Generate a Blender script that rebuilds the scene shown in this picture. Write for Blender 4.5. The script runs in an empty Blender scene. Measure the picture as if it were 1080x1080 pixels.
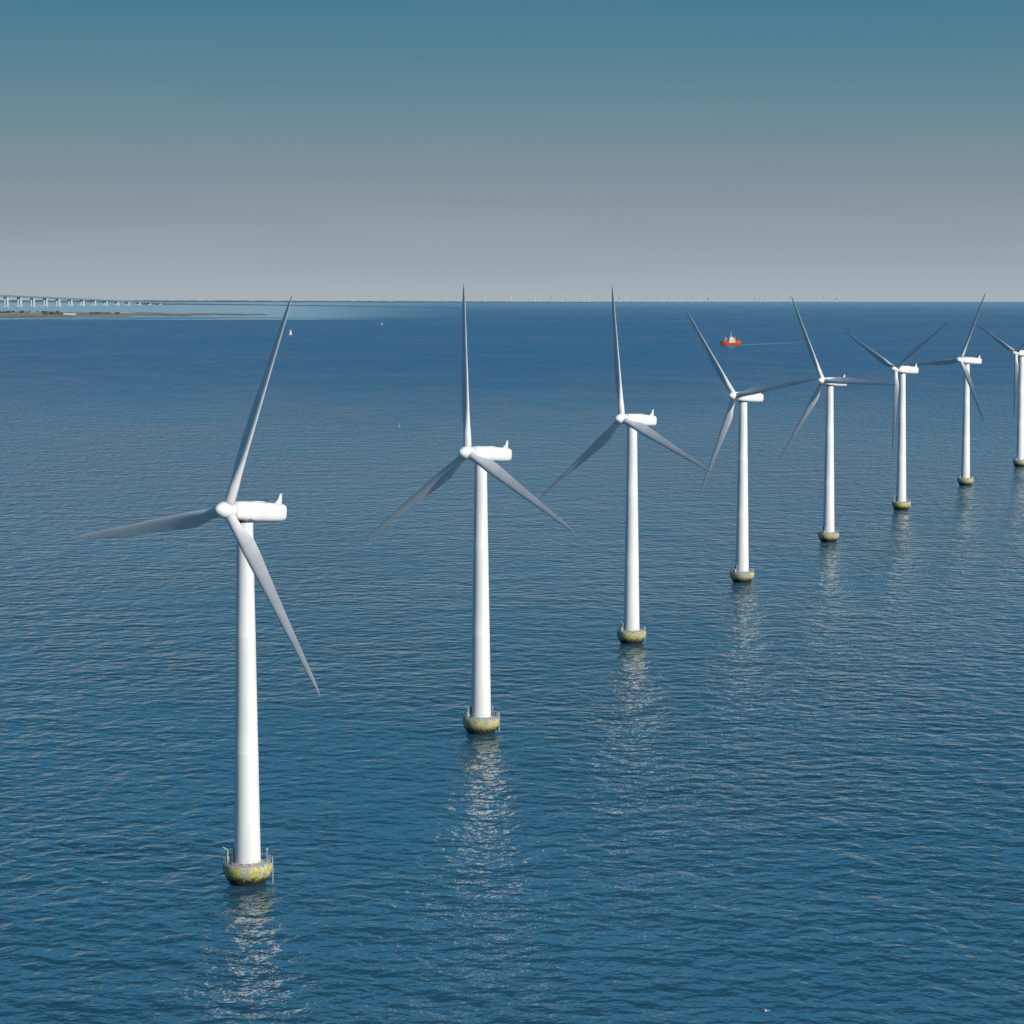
import bpy, math, random
from mathutils import Vector, Matrix
random.seed(7)
scene=bpy.context.scene
R_EARTH=6.37e6
def drop(x,y): return -(x*x+y*y)/(2*R_EARTH)

# ---------------------------------------------------------------- materials
def new_mat(name):
    m=bpy.data.materials.new(name); m.use_nodes=True
    nt=m.node_tree
    return m,nt,nt.nodes['Principled BSDF']
def N(nt,t,**kw):
    n=nt.nodes.new(t)
    for k,v in kw.items(): setattr(n,k,v)
    return n
def math_node(nt,op,a,b=None,clamp=False):
    n=nt.nodes.new('ShaderNodeMath'); n.operation=op; n.use_clamp=clamp
    for i,v in enumerate((a,b)):
        if v is None: continue
        if isinstance(v,(int,float)): n.inputs[i].default_value=v
        else: nt.links.new(v,n.inputs[i])
    return n.outputs[0]
def maprange(nt,v,a,b,c=0.0,d=1.0,smooth=True):
    n=nt.nodes.new('ShaderNodeMapRange')
    if smooth: n.interpolation_type='SMOOTHSTEP'
    nt.links.new(v,n.inputs['Value'])
    n.inputs['From Min'].default_value=a; n.inputs['From Max'].default_value=b
    n.inputs['To Min'].default_value=c; n.inputs['To Max'].default_value=d
    return n.outputs['Result']
def mixcol(nt,fac,a,b):
    n=nt.nodes.new('ShaderNodeMix'); n.data_type='RGBA'
    for idx,v in ((0,fac),(6,a),(7,b)):
        if isinstance(v,(int,float)): n.inputs[idx].default_value=v
        elif isinstance(v,tuple): n.inputs[idx].default_value=(*v,1)
        else: nt.links.new(v,n.inputs[idx])
    return n.outputs[2]

def simple(name,c1,c2,scale=1.0,rough=0.5,stretch=(1,1,1)):
    m,nt,b=new_mat(name)
    tc=N(nt,'ShaderNodeTexCoord'); mp=N(nt,'ShaderNodeMapping'); mp.inputs['Scale'].default_value=stretch
    nz=N(nt,'ShaderNodeTexNoise'); nz.inputs['Scale'].default_value=scale; nz.inputs['Detail'].default_value=5
    nt.links.new(tc.outputs['Object'],mp.inputs[0]); nt.links.new(mp.outputs[0],nz.inputs['Vector'])
    f=maprange(nt,nz.outputs['Fac'],0.35,0.65)
    nt.links.new(mixcol(nt,f,c1,c2),b.inputs['Base Color'])
    b.inputs['Roughness'].default_value=rough
    return m
M_white=simple('turbine_white_paint',(0.80,0.80,0.79),(0.71,0.72,0.72),0.25,0.4,(1,1,0.25))
M_blade=simple('blade_gelcoat',(0.68,0.69,0.70),(0.60,0.62,0.64),0.3,0.4)
M_dark=simple('dark_gap',(0.06,0.07,0.08),(0.09,0.1,0.11),1,0.6)
M_rail=simple('galvanised_rail',(0.45,0.47,0.47),(0.35,0.35,0.33),2,0.5)
M_yellow=simple('yellow_paint',(0.55,0.42,0.06),(0.4,0.32,0.08),2,0.5)
M_red=simple('red_hull_paint',(0.62,0.10,0.05),(0.5,0.08,0.04),0.2,0.45)
M_shipw=simple('ship_white_paint',(0.75,0.75,0.74),(0.62,0.62,0.6),0.2,0.45)
M_bridgedeck=simple('bridge_deck_hazed',(0.12,0.18,0.23),(0.15,0.21,0.26),0.01,0.8)  # bluish distance haze is part of this deck colour
M_bridgepier=simple('bridge_concrete_hazed',(0.44,0.50,0.53),(0.39,0.45,0.49),0.01,0.8)  # pier concrete with aerial haze mixed into its colour
M_sail=simple('sail_cloth',(0.8,0.8,0.78),(0.72,0.72,0.7),0.5,0.7)
M_bird=simple('feathers_white',(0.75,0.75,0.75),(0.6,0.61,0.63),8,0.8)
M_far=simple('far_turbine_hazed',(0.50,0.54,0.58),(0.45,0.49,0.54),0.01,0.8)  # white paint dulled by haze put into the colour
M_land=simple('grass_land',(0.17,0.18,0.15),(0.27,0.25,0.21),0.0022,0.95,(1,0.35,1))
M_coast=simple('far_coast_hazed',(0.10,0.16,0.21),(0.13,0.19,0.23),0.002,0.95)  # land tone made bluish to carry the haze
M_tree=simple('tree_foliage',(0.05,0.07,0.05),(0.09,0.11,0.08),0.06,0.95)
M_roof=simple('roof_tiles',(0.2,0.12,0.1),(0.25,0.16,0.13),0.2,0.9)

# concrete foundation: wet foot darkened further by painted shadow, lichen/algae yellow patches, pale top
m,nt,b=new_mat('weathered_concrete'); M_conc=m
tc=N(nt,'ShaderNodeTexCoord'); sp=N(nt,'ShaderNodeSeparateXYZ'); nt.links.new(tc.outputs['Object'],sp.inputs[0])
def noise(nt,vec,scale,det=5,rough=0.55):
    n=N(nt,'ShaderNodeTexNoise'); n.inputs['Scale'].default_value=scale; n.inputs['Detail'].default_value=det; n.inputs['Roughness'].default_value=rough
    nt.links.new(vec,n.inputs['Vector']); return n.outputs['Fac']
n1=noise(nt,tc.outputs['Object'],0.55); n2=noise(nt,tc.outputs['Object'],2.2); 
base=mixcol(nt,maprange(nt,n2,0.35,0.65),(0.48,0.47,0.41),(0.22,0.22,0.18))
col=mixcol(nt,maprange(nt,n1,0.42,0.60),base,mixcol(nt,maprange(nt,n2,0.42,0.66),(0.56,0.51,0.13),(0.30,0.30,0.10)))
zz=math_node(nt,'ADD',sp.outputs['Z'],math_node(nt,'MULTIPLY',math_node(nt,'SUBTRACT',n2,0.5),3.0))
col=mixcol(nt,maprange(nt,zz,1.9,1.2),col,(0.16,0.16,0.045))
col=mixcol(nt,maprange(nt,zz,1.4,0.8),col,(0.012,0.013,0.012))
col=mixcol(nt,maprange(nt,sp.outputs['Z'],3.2,3.35),col,base)
nt.links.new(col,b.inputs['Base Color']); b.inputs['Roughness'].default_value=0.85
bp=N(nt,'ShaderNodeBump'); bp.inputs['Strength'].default_value=0.5; bp.inputs['Distance'].default_value=0.15
nt.links.new(n2,bp.inputs['Height']); nt.links.new(bp.outputs[0],b.inputs['Normal'])

# ---------------------------------------------------------------- mesh helpers
def mk(name,verts,faces,mats,smooth=True,mi=None,me_only=False):
    me=bpy.data.meshes.new(name); me.from_pydata([tuple(v) for v in verts],[],faces)
    for q in (mats if isinstance(mats,list) else [mats]): me.materials.append(q)
    if smooth: me.polygons.foreach_set('use_smooth',[True]*len(me.polygons))
    if mi: me.polygons.foreach_set('material_index',mi)
    me.update()
    return me
def obj(name,me,parent=None,mat=None):
    o=bpy.data.objects.new(name,me); scene.collection.objects.link(o)
    if parent: o.parent=parent
    if mat is not None: o.matrix_local=mat
    return o
class MB:
    def __init__(s): s.v=[];s.f=[];s.m=[]
    def add(s,v,f,m=0):
        o=len(s.v); s.v+= [Vector(p) for p in v]; s.f+=[tuple(i+o for i in q) for q in f]; s.m+=[m]*len(f)
    def loft(s,rings,m=0,cap=True):
        n=len(rings[0]); v=[p for r in rings for p in r]; f=[]
        for i in range(len(rings)-1):
            for j in range(n):
                k=(j+1)%n; f.append((i*n+j,i*n+k,(i+1)*n+k,(i+1)*n+j))
        if cap: f.append(tuple(range(n))[::-1]); f.append(tuple((len(rings)-1)*n+j for j in range(n)))
        s.add(v,f,m)
    def lathe(s,prof,n=48,m=0,axis='Z',cap=True):
        rings=[]
        for r,z in prof:
            ring=[]
            for j in range(n):
                a=2*math.pi*j/n; c,d=r*math.cos(a),r*math.sin(a)
                ring.append((c,d,z) if axis=='Z' else (z,c,d))
            rings.append(ring)
        s.loft(rings,m,cap)
    def box(s,c,d,m=0,taper=1.0):
        x,y,z=c;a,b_,h=d[0]/2,d[1]/2,d[2]/2
        v=[(x+i*a*(taper if k>0 else 1),y+j*b_*(taper if k>0 else 1),z+k*h) for k in(-1,1) for i,j in((-1,-1),(1,-1),(1,1),(-1,1))]
        s.add(v,[(3,2,1,0),(4,5,6,7),(0,1,5,4),(1,2,6,5),(2,3,7,6),(3,0,4,7)],m)
    def tube(s,p,q,r,m=0,n=8,r2=None):
        p,q=Vector(p),Vector(q); d=(q-p).normalized(); u=d.orthogonal().normalized(); w=d.cross(u)
        r2=r if r2 is None else r2
        s.loft([[p+(u*math.cos(2*math.pi*j/n)+w*math.sin(2*math.pi*j/n))*r for j in range(n)],
                [q+(u*math.cos(2*math.pi*j/n)+w*math.sin(2*math.pi*j/n))*r2 for j in range(n)]],m)
    def mesh(s,name,mats,smooth=True): return mk(name,s.v,s.f,mats,smooth,s.m)

# ---- tower
HUBH=64.3
b=MB()
def tr(z): return 2.3+(1.36-2.3)*(z-3.7)/(62.6-3.7)
prof=[]
secs=[3.72,22.5,42.5,62.4]
for i in range(3):
    a,c=secs[i],secs[i+1]
    for t in (0.0,0.004,0.25,0.5,0.75,0.996): 
        z=a+(c-a)*t; prof.append((tr(z)+(0.02 if t in(0.0,0.996) and i+t>0 else 0),z))
prof.append((tr(62.4),62.4))
b.lathe(prof,56)
ME_tower=b.mesh('tower',M_white)
b=MB(); b.box((0,0,0),(0.12,1.0,2.3)); b.box((0.25,0,-1.22),(0.7,1.3,0.08)); ME_door=b.mesh('tower_door',M_dark,False)
# ---- foundation
b=MB()
b.lathe([(3.0,-4),(3.05,0),(3.25,0.4),(3.7,1.1),(4.05,1.8),(4.18,2.3),(4.22,2.5),(4.22,3.35),(4.12,3.5),(2.9,3.56),(2.85,3.72),(0.5,3.73)],64)
ME_found=b.mesh('foundation',M_conc)
b=MB()
for j in range(26):
    a=2*math.pi*j/26; p=(4.02*math.cos(a),4.02*math.sin(a))
    b.tube((p[0],p[1],3.5),(p[0],p[1],4.6),0.03,0,6)
for h in (4.1,4.6):
    n=48
    for j in range(n):
        a,c=2*math.pi*j/n,2*math.pi*(j+1)/n
        b.tube((4.02*math.cos(a),4.02*math.sin(a),h),(4.02*math.cos(c),4.02*math.sin(c),h),0.025,0,5)
ME_rail=b.mesh('railing',M_rail)
b=MB()
b.tube((-3.3,-1.0,3.5),(-3.3,-1.0,6.1),0.12); b.tube((-3.3,-1.0,6.0),(-4.1,-1.3,6.5),0.08)
b.box((-3.1,0.2,4.1),(0.6,0.8,1.1))
b.tube((3.3,1.9,3.5),(3.3,1.9,5.4),0.07); b.box((3.3,1.9,5.5),(0.3,0.3,0.3))
for s_ in (-0.3,0.3):
    b.tube((4.35,s_,-1),(4.3,s_,4.5),0.07)
for k in range(14): b.tube((4.33,-0.3,-0.8+k*0.36),(4.33,0.3,-0.8+k*0.36),0.035,0,5)
ME_crane=b.mesh('service_crane',M_rail,False)
# ---- nacelle (X forward)
b=MB(); rings=[]
st=[(3.0,1.25,1.25,0.0),(2.85,1.45,1.42,0.0),(2.2,1.6,1.55,0.02),(0.8,1.68,1.66,0.06),(-2,1.72,1.72,0.08),(-5,1.70,1.68,0.10),(-7.6,1.62,1.58,0.14),(-8.6,1.56,1.5,0.16),(-8.78,1.48,1.42,0.16),(-8.85,1.3,1.25,0.16)]
for x,w,h,zo in st:
    r=[]
    for j in range(40):
        a=2*math.pi*j/40; c,s_=math.cos(a),math.sin(a); e=0.62
        r.append((x,w*math.copysign(abs(c)**e,c),zo+h*math.copysign(abs(s_)**e,s_)))
    rings.append(r)
b.loft(rings)
def fin(pts,th):
    v=[(x,-th,z) for x,z in pts]+[(x,th,z) for x,z in pts]; n=len(pts)
    b.add(v,[tuple(range(n)),tuple(range(n,2*n))[::-1]]+[((i+1)%n,i,i+n,(i+1)%n+n) for i in range(n)])
fin([(-6.9,1.6),(-8.75,1.4),(-8.7,2.2),(-8.6,3.4),(-8.35,3.4),(-7.9,2.3)],0.25)
b.tube((-8.45,-0.35,3.3),(-8.45,0.35,3.3),0.04)
b.box((-3.0,0,1.78),(2.2,1.3,0.16)); 
ME_nac=b.mesh('nacelle',M_white)
b=MB(); b.lathe([(1.42,-2.15),(1.42,-1.5)],40); ME_yaw=b.mesh('yaw_ring',M_dark)
b=MB(); b.lathe([(1.15,2.9),(1.15,3.25)],36,0,'X'); ME_gap=b.mesh('shaft_seal',M_dark)
HX=4.3
b=MB(); b.lathe([(1.2,-1.15),(1.42,-1.05),(1.52,-0.4),(1.5,0.4),(1.36,1.1),(1.08,1.75),(0.75,2.25),(0.42,2.55),(0.05,2.7)],40,0,'X')
ME_hub=b.mesh('hub',M_white)
# ---- blade
def airfoil(n):
    pts=[]
    for j in range(n):
        a=2*math.pi*j/n; x=0.5*(1+math.cos(a))
        t=0.5*(0.2969*math.sqrt(max(x,0))-0.126*x-0.3516*x*x+0.2843*x**3-0.1015*x**4)*10
        camb=0.12*x*(1-x)
        pts.append((x, t*(1 if a<=math.pi else -1), camb))
    return pts
AF=airfoil(32); rings=[]
spans=[1.0,2.0,3.0,4.5,6.0,7.5,9,11,14,18,22,26,30,33,35.5,37,37.8,38.2,38.35]
def interp(t,tab):
    for (a,va),(c,vc) in zip(tab,tab[1:]):
        if t<=c: return va+(vc-va)*max(0,(t-a))/(c-a)
    return tab[-1][1]
for r in spans:
    ch=interp(r,[(1,1.8),(3,1.85),(5.5,2.5),(8,2.9),(11,2.75),(18,2.15),(26,1.5),(33,1.0),(36.5,0.66),(38.35,0.1)])
    th=interp(r,[(1,1.0),(3,0.95),(6,0.5),(9,0.33),(14,0.24),(22,0.19),(38.35,0.15)])
    k=interp(r,[(1,0),(2.5,0.05),(7,1),(40,1)])
    tw=math.radians(interp(r,[(1,17),(8,14),(14,8),(22,4),(30,1.5),(38.35,0)])+2)
    ring=[]
    for j,(x,t,cb) in enumerate(AF):
        a=2*math.pi*j/32
        cy,cx=-0.5*1.8*math.cos(a),0.5*1.8*math.sin(a)
        ay=(0.3-x)*ch; ax=t*th*ch*1.0+cb*ch*-0.3
        y=cy*(1-k)+ay*k; xx=cx*(1-k)+ax*k
        ring.append((xx*math.cos(tw)+y*math.sin(tw), y*math.cos(tw)-xx*math.sin(tw), r))
    rings.append(ring)
b=MB(); b.loft(rings); ME_blade=b.mesh('blade',M_blade)

def turbine(x,y,yaw,phase,rot,tilt=5):
    e=bpy.data.objects.new('wind_turbine',None); scene.collection.objects.link(e)
    e.location=(x,y,drop(x,y))
    obj('foundation',ME_found,e,Matrix.Rotation(rot,4,'Z'))
    obj('railing',ME_rail,e); obj('service_crane',ME_crane,e,Matrix.Rotation(rot*0.15,4,'Z'))
    obj('tower',ME_tower,e)
    obj('tower_door',ME_door,e,Matrix.Rotation(math.radians(-160),4,'Z')@Matrix.Translation((2.3,0,5.0)))
    ps=math.radians(yaw); tau=math.radians(tilt)
    fh=Vector((-math.sin(ps),-math.cos(ps),0)); r=Vector((math.cos(ps),-math.sin(ps),0)); Z=Vector((0,0,1))
    def basis(F,Y,U,o):
        M=Matrix((F,Y,U)).transposed().to_4x4(); M.translation=o; return M
    F=fh*math.cos(tau)+Z*math.sin(tau); U=Z*math.cos(tau)-fh*math.sin(tau)
    o=Vector((0,0,HUBH-HX*math.sin(tau)))
    NM=basis(F,r,U,o)
    obj('nacelle',ME_nac,e,NM); obj('shaft_seal',ME_gap,e,NM)
    obj('yaw_ring',ME_yaw,e,basis(fh,r,Z,o+Vector((0,0,0.3))))
    hc=o+F*HX
    obj('hub',ME_hub,e,basis(F,r,U,hc))
    cone=math.radians(1.5)
    for i in range(3):
        t=math.radians(phase+120*i)
        zd=r*math.sin(t)+U*math.cos(t)
        zc=zd*math.cos(cone)+F*math.sin(cone); xc=F*math.cos(cone)-zd*math.sin(cone)
        obj('blade_%d'%(i+1),ME_blade,e,basis(xc,zc.cross(xc),zc,hc))
for t in [(-45.3,480.6,39,19.5,0.3,6),(-7.1,645,43,-5,1.9),(34.2,809,45,-9,3.0),(79.4,977,47,-40,4.2),(126.6,1133,47,-29,5.1),
          (177.8,1296,53,-64,0.9),(232.6,1456,57,25,2.4),(288,1609,58,-65,3.6)]:
    turbine(*t)

# ---------------------------------------------------------------- sea (one curved sheet)
NS=360; radii=[0.0]; r=20.0
while r<62000: radii.append(r); r*=1.03
verts=[(0,0,0)]; faces=[]
for r in radii[1:]:
    for j in range(NS):
        a=2*math.pi*j/NS; x,y=r*math.cos(a),r*math.sin(a); verts.append((x,y,drop(x,y)))
for j in range(NS): faces.append((0,1+j,1+(j+1)%NS))
for i in range(len(radii)-2):
    for j in range(NS):
        a=1+i*NS+j; c=1+i*NS+(j+1)%NS; faces.append((a,a+NS,c+NS,c))
M_sea,nt,bs=new_mat('sea_water')
g=bpy.data.node_groups.new('wave_height','ShaderNodeTree')
g.interface.new_socket('Vector',in_out='INPUT',socket_type='NodeSocketVector')
g.interface.new_socket('Height',in_out='OUTPUT',socket_type='NodeSocketFloat')
gi=g.nodes.new('NodeGroupInput'); go=g.nodes.new('NodeGroupOutput')
def layer(rot,sx,sy,amp,det,rough,dist=0.0):
    mp=N(g,'ShaderNodeMapping'); mp.vector_type='TEXTURE'
    mp.inputs['Rotation'].default_value=(0,0,math.radians(rot)); mp.inputs['Scale'].default_value=(sx,sy,1)
    g.links.new(gi.outputs[0],mp.inputs[0])
    n=N(g,'ShaderNodeTexNoise'); n.noise_dimensions='2D'; n.inputs['Scale'].default_value=1; n.inputs['Detail'].default_value=det
    n.inputs['Roughness'].default_value=rough; n.inputs['Distortion'].default_value=dist
    g.links.new(mp.outputs[0],n.inputs['Vector'])
    return math_node(g,'MULTIPLY',n.outputs['Fac'],amp)
h=math_node(g,'ADD',layer(-20,4.8,5.0,2.6,3,0.45,0.2),layer(14,24,17,2.4,1,0.5))
h=math_node(g,'ADD',h,layer(-40,1.7,1.4,0.16,2,0.5))
g.links.new(h,go.inputs[0])
tc=N(nt,'ShaderNodeTexCoord'); P=tc.outputs['Object']
eps=0.12
def H(off):
    va=N(nt,'ShaderNodeVectorMath'); va.operation='ADD'; nt.links.new(P,va.inputs[0]); va.inputs[1].default_value=off
    gn=N(nt,'ShaderNodeGroup'); gn.node_tree=g; nt.links.new(va.outputs[0],gn.inputs[0]); return gn.outputs[0]
h0,hx,hy=H((0,0,0)),H((eps,0,0)),H((0,eps,0))
def sn(sx,sy,det,rot=0):
    mp=N(nt,'ShaderNodeMapping'); mp.vector_type='TEXTURE'; mp.inputs['Scale'].default_value=(sx,sy,1); mp.inputs['Rotation'].default_value=(0,0,math.radians(rot))
    nt.links.new(P,mp.inputs[0]); n=N(nt,'ShaderNodeTexNoise'); n.inputs['Scale'].default_value=1; n.inputs['Detail'].default_value=det
    nt.links.new(mp.outputs[0],n.inputs['Vector']); return n.outputs['Fac']
gust=maprange(nt,sn(70,160,3,20),0.3,0.7,0.72,1.25)
gust2=maprange(nt,sn(900,1800,2,-10),0.35,0.65,0.85,1.1)
sp=N(nt,'ShaderNodeSeparateXYZ'); nt.links.new(P,sp.inputs[0])
X,Y=sp.outputs['X'],sp.outputs['Y']
wob=math_node(nt,'MULTIPLY',math_node(nt,'SUBTRACT',sn(900,2500,3),0.5),3500)
Yd=math_node(nt,'ADD',Y,wob)
m1=maprange(nt,Yd,8700,9900)
az=math_node(nt,'DIVIDE',X,math_node(nt,'MAXIMUM',Y,1.0))
azw=math_node(nt,'ADD',az,math_node(nt,'MULTIPLY',wob,-0.000006))
m2=maprange(nt,azw,-0.01,-0.09)
shoal=math_node(nt,'MULTIPLY',m1,m2)
far_haze=maprange(nt,Y,7000,24000)
amp=math_node(nt,'MULTIPLY',gust,gust2)
amp=math_node(nt,'MULTIPLY',amp,math_node(nt,'SUBTRACT',1.0,math_node(nt,'MULTIPLY',shoal,0.7)))
k=math_node(nt,'DIVIDE',amp,-eps)
sx=math_node(nt,'MULTIPLY',math_node(nt,'SUBTRACT',hx,h0),k)
sy=math_node(nt,'MULTIPLY',math_node(nt,'SUBTRACT',hy,h0),k)
# wind-driven waves run towards -Y: steep leading faces, gentle backs
sy=math_node(nt,'ADD',math_node(nt,'MINIMUM',sy,0.0),math_node(nt,'MULTIPLY',math_node(nt,'MAXIMUM',sy,0.0),0.17))
# distant normals leaned viewer-ward, so their reflections pick up bluer sky
normal_lean=math_node(nt,'MULTIPLY',maprange(nt,Y,700,4200,0.0,0.085),math_node(nt,'SUBTRACT',1.0,math_node(nt,'MULTIPLY',shoal,0.8)))
sy=math_node(nt,'SUBTRACT',sy,normal_lean)
sx=math_node(nt,'MULTIPLY',sx,0.62)
cb=N(nt,'ShaderNodeCombineXYZ'); nt.links.new(sx,cb.inputs[0]); nt.links.new(sy,cb.inputs[1])
geo=N(nt,'ShaderNodeNewGeometry')
va=N(nt,'ShaderNodeVectorMath'); va.operation='ADD'; nt.links.new(geo.outputs['True Normal'],va.inputs[0]); nt.links.new(cb.outputs[0],va.inputs[1])
vn=N(nt,'ShaderNodeVectorMath'); vn.operation='NORMALIZE'; nt.links.new(va.outputs[0],vn.inputs[0])
nt.links.new(vn.outputs[0],bs.inputs['Normal'])
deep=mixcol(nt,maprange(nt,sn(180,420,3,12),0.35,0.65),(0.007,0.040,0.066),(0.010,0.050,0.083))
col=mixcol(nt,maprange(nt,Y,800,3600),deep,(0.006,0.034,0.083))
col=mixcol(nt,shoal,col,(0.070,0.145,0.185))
col=mixcol(nt,math_node(nt,'MULTIPLY',far_haze,0.85),col,(0.07,0.15,0.21))  # horizon haze painted into the water colour
sxp,syp=math_node(nt,'SUBTRACT',X,398),math_node(nt,'SUBTRACT',Y,4975)
L=(0.43,0.90)
along=math_node(nt,'ADD',math_node(nt,'MULTIPLY',sxp,L[0]),math_node(nt,'MULTIPLY',syp,L[1]))
acr=math_node(nt,'ABSOLUTE',math_node(nt,'SUBTRACT',math_node(nt,'MULTIPLY',sxp,L[1]),math_node(nt,'MULTIPLY',syp,L[0])))
wk=math_node(nt,'MULTIPLY',maprange(nt,acr,32,5),math_node(nt,'MULTIPLY',maprange(nt,along,-5,10),maprange(nt,along,520,20)))
wk=math_node(nt,'MULTIPLY',wk,maprange(nt,sn(12,30,2),0.3,0.6))
col=mixcol(nt,math_node(nt,'MULTIPLY',wk,0.22),col,(0.45,0.5,0.52))
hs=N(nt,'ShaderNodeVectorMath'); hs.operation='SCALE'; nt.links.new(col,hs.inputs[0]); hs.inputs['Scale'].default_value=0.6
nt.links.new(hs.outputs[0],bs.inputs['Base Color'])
# added surface glow stands in for volume scatter and washes out turbine shadows
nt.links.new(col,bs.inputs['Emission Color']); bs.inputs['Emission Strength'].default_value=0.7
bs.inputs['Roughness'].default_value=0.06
bs.inputs['IOR'].default_value=1.333
nt.links.new(maprange(nt,Y,900,3600,0.9,0.28),bs.inputs['Specular IOR Level'])
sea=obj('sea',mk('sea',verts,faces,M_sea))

# ---------------------------------------------------------------- low island, coast, trees, farmhouse
def land(name,cols,mat,hgt,rows=10):
    v=[];f=[];n=rows+1
    for (t,dn,df,hs) in cols:
        for i in range(n):
            u=i/rows; d=dn+(df-dn)*u; x=t*d;y=d
            e=min(1,6*min(u,1-u)+0.0)
            v.append((x,y,drop(x,y)-0.6+(hs*hgt*(0.6+0.8*random.random()))*e))
    for c in range(len(cols)-1):
        for i in range(rows):
            a=c*n+i; f.append((a,a+n,a+n+1,a+1))
    return obj(name,mk(name,v,f,mat,False))
cols=[];NC=90
for i in range(NC+1):
    u=i/NC; px=-140+u*430; t=(px-540)/3000
    w=max(0,min(1,(290-px)/290))
    dn=9250+ (1-w)*1500 + 160*math.sin(px*0.09)+90*math.sin(px*0.31)+120*random.random()
    df=dn+60+ (max(w,0)**0.8)*3300*(0.9+0.1*math.sin(px*0.13))
    cols.append((t,dn,df,1))
land('island',cols,M_land,3.0)
cols=[]
for i in range(121):
    u=i/120; px=150+u*335; t=(px-540)/3000
    d=20500-5500*u; w=260*(1-u)**0.5+60
    cols.append((t,d,d+w,1-0.7*u))
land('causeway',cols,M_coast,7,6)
cols=[]
for i in range(161):
    u=i/160; px=-140+u*830; t=(px-540)/3000
    d=26500+ 1200*math.sin(u*5); cols.append((t,d,d+900,(1-u)**0.6))
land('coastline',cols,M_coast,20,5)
def clump_mesh(n,L,W,Hh):
    b=MB()
    for i in range(n):
        cx,cy=random.uniform(-L,L),random.uniform(-W,W); rr=random.uniform(5,10); hh=Hh*random.uniform(0.6,1.1)
        b.tube((cx,cy,-1),(cx,cy,hh*0.5),0.5,0,5)
        for k in range(26):
            a=random.uniform(0,6.28);q=rr*random.random()**0.5; z=hh*(0.35+0.65*random.random()); s_=random.uniform(0.8,2.2)*(1.2-abs(z/hh-0.6))
            c=Vector((cx+q*math.cos(a),cy+q*math.sin(a),z))
            p=[c+Vector((random.uniform(-1,1),random.uniform(-1,1),random.uniform(-1,1)))*s_*1.6 for _ in range(4)]
            b.add(p,[(0,1,2),(0,2,3),(0,3,1),(1,3,2)])
    return b.mesh('trees',M_tree,False)
for (x,y,n,L) in [(-1715,10700,16,55),(-1560,10900,10,60),(-1980,11500,30,160)]:
    o=obj('distant_trees',clump_mesh(n,L,25,9)); o.location=(x,y,drop(x,y)+1.5)
fh=bpy.data.objects.new('farmhouse',None); scene.collection.objects.link(fh); fh.location=(-1650,10600,drop(1650,10600)+2)
b=MB(); b.box((0,0,3),(34,11,6)); b.box((22,4,2.5),(10,18,5)); obj('walls',b.mesh('walls',M_shipw,False),fh)
b=MB(); b.add([(-17.5,-6,6),(17.5,-6,6),(17.5,6,6),(-17.5,6,6),(-17.5,0,10.5),(17.5,0,10.5)],[(0,1,5,4),(2,3,4,5),(0,4,3),(1,2,5),(3,2,1,0)])
b.add([(16.5,-5.5,5.05),(27.5,-5.5,5.05),(27.5,13.5,5.05),(16.5,13.5,5.05),(22,-5.5,8.5),(22,13.5,8.5)],[(0,1,4),(1,2,5,4),(2,3,5),(3,0,4,5),(3,2,1,0)])
obj('roof',b.mesh('roof',M_roof,False),fh)
b=MB()
for xx in (-13,-8,-3,3,8,13): b.box((xx,-5.52,3.3),(1.4,0.1,1.6))
b.box((0.2,-5.53,1.1),(1.3,0.1,2.2)); obj('windows_and_door',b.mesh('windows_and_door',M_dark,False),fh)

# ---------------------------------------------------------------- bridge
br=bpy.data.objects.new('bridge',None); scene.collection.objects.link(br)
A=Vector((-0.200*16200,16200,0)); B=Vector((-0.1150*20200,20200,0))
bd=MB(); bpier=MB(); NP=20
def bpt(u):
    p=A.lerp(B,u); p.z=0; return p, drop(p.x,p.y), 84-77*u
side=(B-A).normalized().cross(Vector((0,0,1)))
rd=[]
for i in range(60):
    p,dz,z=bpt(i/59); c=Vector((p.x,p.y,dz+z))
    rd.append([c+side*14,c-side*14,c-side*14-Vector((0,0,9)),c+side*14-Vector((0,0,9))])
bd.loft(rd)
for i in range(59):
    for s_ in(-13,13):
        p=Vector(rd[i][0])-side*14+side*s_; q=Vector(rd[i+1][0])-side*14+side*s_
        bd.tube(p+Vector((0,0,1.3)),q+Vector((0,0,1.3)),0.4,0,4)
for i in range(NP):
    u=(i+0.5)/NP; p,dz,z=bpt(u)
    if z<14: continue
    for s_ in (-8,8):
        c=Vector((p.x,p.y,dz))+side*s_
        bpier.tube(c-Vector((0,0,3)),c+Vector((0,0,z-8.9)),9,0,8,7)
    bpier.box((p.x,p.y,dz+1.5),(38,38,6))
    bpier.box((p.x,p.y,dz+z-10.5),(26,26,3.0))
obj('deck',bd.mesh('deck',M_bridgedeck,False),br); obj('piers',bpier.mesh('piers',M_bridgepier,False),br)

# ---------------------------------------------------------------- distant wind farm (one mass)
b=MB()
for i in range(44):
    px=500+ 400*random.random() if i>30 else 505+i*12.6+random.uniform(-3,3)
    if i<5: px=random.uniform(470,560)
    d=random.uniform(26000,30000); x=(px-540)/3000*d; z0=drop(x,d); s_=0.74
    b.tube((x,d,z0),(x,d,z0+68*s_),4.0,0,6,3.0); b.box((x,d,z0+69*s_),(10,10,6))
    a0=random.uniform(0,2.1)
    for k_ in range(3):
        a=a0+k_*2.094; b.tube((x,d-6,z0+69*s_),(x+46*s_*math.sin(a),d-6,z0+(69+46*math.cos(a))*s_),2.6,0,5,1.2)
obj('distant_wind_farm',b.mesh('distant_wind_farm',M_far,False))

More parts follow.
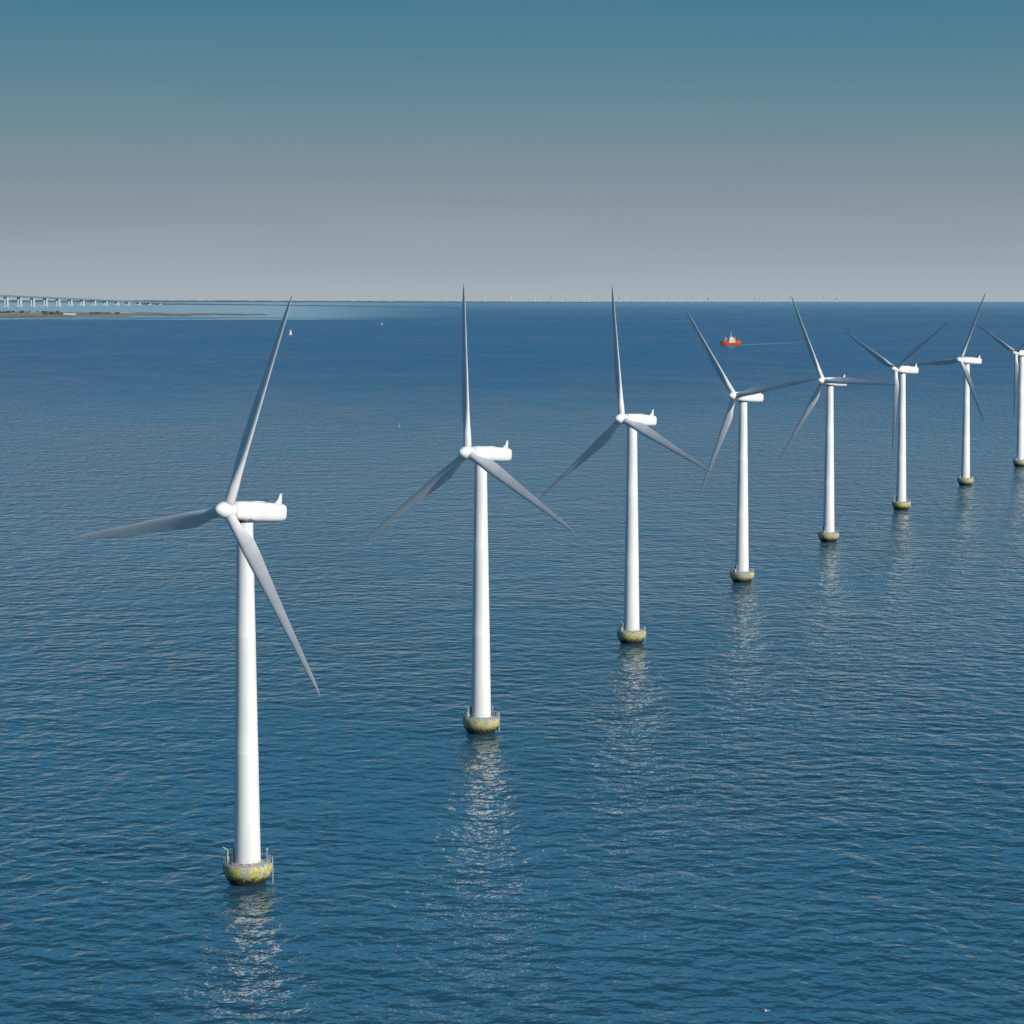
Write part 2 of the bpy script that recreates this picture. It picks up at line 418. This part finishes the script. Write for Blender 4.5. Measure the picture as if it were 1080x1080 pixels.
# ---------------------------------------------------------------- ship (bow to -X)
sh=bpy.data.objects.new('supply_ship',None); scene.collection.objects.link(sh)
sh.location=(381,4955,drop(381,4955)); sh.rotation_euler=(0,0,math.radians(8))
b=MB(); rings=[]
for u in [0,0.04,0.12,0.25,0.45,0.7,0.9,1.0]:
    x=-17+u*34; w=5.0*min(1,(u/0.25)**0.55 if u>0 else 0.03)*(1 if u<0.9 else 0.93); sheer=5.2+2.6*max(0,(0.3-u)/0.3)+0.5*max(0,(u-0.8)/0.2)
    rake=-1.8*(1-min(1,u/0.2))
    rings.append([(x+rake,-w,sheer),(x+rake*0.4,-w*0.92,2),(x-rake*0.5,-w*0.6,-1.5),(x-rake*0.5,w*0.6,-1.5),(x+rake*0.4,w*0.92,2),(x+rake,w,sheer)])
b.loft(rings); obj('hull',b.mesh('hull',M_red,False),sh)
b=MB(); b.box((1,0,7.4),(11,8.4,4.4)); b.box((0.5,0,11.2),(8,8.0,3.2)); b.box((-0.2,0,14.1),(5.5,7,2.6)); b.tube((-0.2,0,15),(-0.2,0,24),0.45); b.tube((-0.2,-2,19),(-0.2,2,19),0.25)
b.tube((-10,0,6),(-10,0,15),0.4); b.tube((-10,0,13),(-4.5,0,10),0.25); b.box((12,0,6.8),(3,5,2.4))
obj('superstructure',b.mesh('superstructure',M_shipw,False),sh)
b=MB(); b.box((6.2,0,12.0),(3,4,6),0,0.85); b.box((11,0,6.9),(8,7,3.2)); b.box((-10.5,0,8.0),(6,6,3.2)); obj('funnel_and_deck_cargo',b.mesh('funnel_and_deck_cargo',M_red,False),sh)
b=MB(); b.box((-3.0,0,14.6),(0.2,6.4,1.1)); b.box((-0.2,-3.55,14.6),(4.8,0.1,1.1)); b.box((1,-4.25,8.3),(9,0.1,0.9)); obj('windows',b.mesh('windows',M_dark,False),sh)

# sailboats
def sailboat(x,y,s_,rot):
    e=bpy.data.objects.new('sailboat',None); scene.collection.objects.link(e); e.location=(x,y,drop(x,y)); e.scale=(s_,s_,s_); e.rotation_euler=(0,0.08,rot)
    b=MB(); rings=[]
    for u in [0,0.1,0.3,0.6,0.9,1]:
        w=1.6*math.sin(math.pi*min(1,(u*0.62+0.02)))**0.8; xx=-5+u*10
        rings.append([(xx,-w,1.2),(xx,-w*0.6,0),(xx,0,-0.5),(xx,w*0.6,0),(xx,w,1.2)])
    b.loft(rings); obj('hull',b.mesh('hull',M_shipw,False),e)
    b=MB(); b.tube((-0.6,0,1),(-0.6,0,15),0.09); b.tube((-0.6,0,2.2),(4,0,2.2),0.07); b.box((0.6,0,1.5),(3.2,1.6,0.6)); obj('mast_and_cabin',b.mesh('mast_and_cabin',M_rail,False),e)
    b=MB(); b.add([(-0.45,0,2.4),(4,0.25,2.4),(1.8,0.35,8),(-0.45,0,14.8)],[(0,1,2,3)]); b.add([(-0.8,0,13.5),(-4.8,0,1.4),(-1.2,0.6,1.8)],[(0,1,2)]); obj('sails',b.mesh('sails',M_sail,False),e)
sailboat(-473,6090,0.85,0.9); sailboat(-349,7650,0.55,-0.4)
# buoy
e=bpy.data.objects.new('buoy',None); scene.collection.objects.link(e); e.location=(-82,2065,drop(82,2065)); e.scale=(0.6,0.6,0.6)
b=MB(); b.lathe([(0.9,-0.6),(1.1,0.1),(1.1,0.6),(0.5,0.9),(0.22,1.2),(0.18,3.0),(0.02,3.1)],20); obj('float',b.mesh('float',M_yellow),e)
b=MB(); b.box((0,0,3.4),(0.5,0.5,0.6)); b.tube((0,0,3),(0,0,4.3),0.06); obj('light',b.mesh('light',M_shipw,False),e)

# seagulls
def gull(x,y,z,rot,s_=1):
    e=bpy.data.objects.new('seagull',None); scene.collection.objects.link(e); e.location=(x,y,z); e.rotation_euler=(0,0,rot); e.scale=(s_,)*3
    b=MB(); b.lathe([(0.005,-0.36),(0.05,-0.3),(0.05,-0.2),(0.09,-0.05),(0.095,0.05),(0.065,0.15),(0.05,0.19),(0.055,0.24),(0.04,0.29),(0.012,0.31),(0.006,0.36)],14,0,'X')
    obj('body',b.mesh('body',M_bird),e)
    b=MB()
    for sd in (-1,1):
        top=[(0.10,0.05,0.04),(0.14,0.3,0.16),(0.04,0.68,0.10),(-0.02,0.66,0.10),(-0.03,0.3,0.15),(-0.10,0.05,0.04)]
        v=[(p[0],p[1]*sd,p[2]) for p in top]+[(p[0],p[1]*sd,p[2]-0.02) for p in top]
        b.add(v,[tuple(range(6)),tuple(range(6,12))[::-1]]+[(i,(i+1)%6,(i+1)%6+6,i+6) for i in range(6)])
    obj('wings',b.mesh('wings',M_bird,False),e)
gull(35.7,392,0.6,0.7,1.1); gull(-69,476,1.0,2.3,0.9)

# ---------------------------------------------------------------- world, sun
SUN_EL=math.radians(25); sa=math.radians(47)   # sun behind the viewer, to the right
sdir=Vector((math.sin(sa)*math.cos(SUN_EL),-math.cos(sa)*math.cos(SUN_EL),math.sin(SUN_EL)))
ld=bpy.data.lights.new('sun','SUN'); ld.energy=4.3; ld.angle=math.radians(0.5); ld.color=(1,0.94,0.83)
lo=bpy.data.objects.new('sun',ld); scene.collection.objects.link(lo); lo.rotation_euler=sdir.to_track_quat('Z','Y').to_euler(); lo.location=(200,-200,300)
w=bpy.data.worlds.new('World'); scene.world=w; w.use_nodes=True; nt=w.node_tree
bg=nt.nodes['Background']; STR=0.08; bg.inputs['Strength'].default_value=STR
sky=N(nt,'ShaderNodeTexSky'); sky.sky_type='NISHITA'; sky.sun_disc=False; sky.sun_elevation=SUN_EL
sky.sun_rotation=math.atan2(sdir.x,sdir.y); sky.air_density=1.0; sky.dust_density=0.5; sky.ozone_density=2.0
tc=N(nt,'ShaderNodeTexCoord'); sp=N(nt,'ShaderNodeSeparateXYZ'); nt.links.new(tc.outputs['Generated'],sp.inputs[0])
cz=math_node(nt,'MAXIMUM',sp.outputs['Z'],0.01)
cb=N(nt,'ShaderNodeCombineXYZ'); nt.links.new(sp.outputs['X'],cb.inputs[0]); nt.links.new(sp.outputs['Y'],cb.inputs[1]); nt.links.new(cz,cb.inputs[2])
nt.links.new(cb.outputs[0],sky.inputs[0])
wn=N(nt,'ShaderNodeTexNoise'); mp=N(nt,'ShaderNodeMapping'); mp.inputs['Scale'].default_value=(5,5,60); nt.links.new(tc.outputs['Generated'],mp.inputs[0]); nt.links.new(mp.outputs[0],wn.inputs['Vector'])
wn.inputs['Scale'].default_value=1; wn.inputs['Detail'].default_value=3
ez=math_node(nt,'ADD',sp.outputs['Z'],math_node(nt,'MULTIPLY',math_node(nt,'SUBTRACT',wn.outputs['Fac'],0.5),0.012))
er=maprange(nt,ez,-0.006,0.25,0,1,False)
cr=N(nt,'ShaderNodeValToRGB'); nt.links.new(er,cr.inputs[0]); cr.color_ramp.interpolation='B_SPLINE'
def srgb(r,g_,b_): return tuple(((c/255)/12.92 if c/255<=0.04045 else ((c/255+0.055)/1.055)**2.4) for c in (r,g_,b_))
def pos(deg): return (math.sin(math.radians(deg))+0.006)/0.256
stops=[(0,srgb(168,178,186)),(pos(0.5),srgb(155,166,175)),(pos(1.6),srgb(138,149,159)),(pos(2.7),srgb(121,142,153)),(pos(3.8),srgb(100,137,151)),(pos(5.2),srgb(77,124,146)),(pos(7),srgb(60,118,156)),(pos(9.5),srgb(68,140,188)),(1,srgb(92,166,218))]
els=cr.color_ramp.elements
while len(els)<len(stops): els.new(0.5)
for e_,(p_,c_) in zip(els,stops): e_.position=p_; e_.color=(*c_,1)
hz=N(nt,'ShaderNodeVectorMath'); hz.operation='SCALE'; nt.links.new(cr.outputs[0],hz.inputs[0]); hz.inputs['Scale'].default_value=1/STR
tint=mixcol(nt,1.0,(0,0,0),(0,0,0)); tn=nt.nodes[-1]; tn.blend_type='MULTIPLY'
nt.links.new(sky.outputs[0],tn.inputs[6]); tn.inputs[7].default_value=(0.62,0.90,1.02,1)
f=maprange(nt,sp.outputs['Z'],0.15,0.35)
nt.links.new(mixcol(nt,f,hz.outputs[0],tint),bg.inputs['Color'])

# ---------------------------------------------------------------- camera
cd=bpy.data.cameras.new('camera'); cam=bpy.data.objects.new('camera',cd); scene.collection.objects.link(cam)
cam.location=(0,0,102); cam.rotation_euler=(math.radians(90-4.555),0,0); cd.sensor_width=36; cd.lens=100; cd.clip_start=1; cd.clip_end=120000
scene.camera=cam
scene.view_settings.view_transform='Standard'; scene.view_settings.look='None'; scene.view_settings.exposure=0
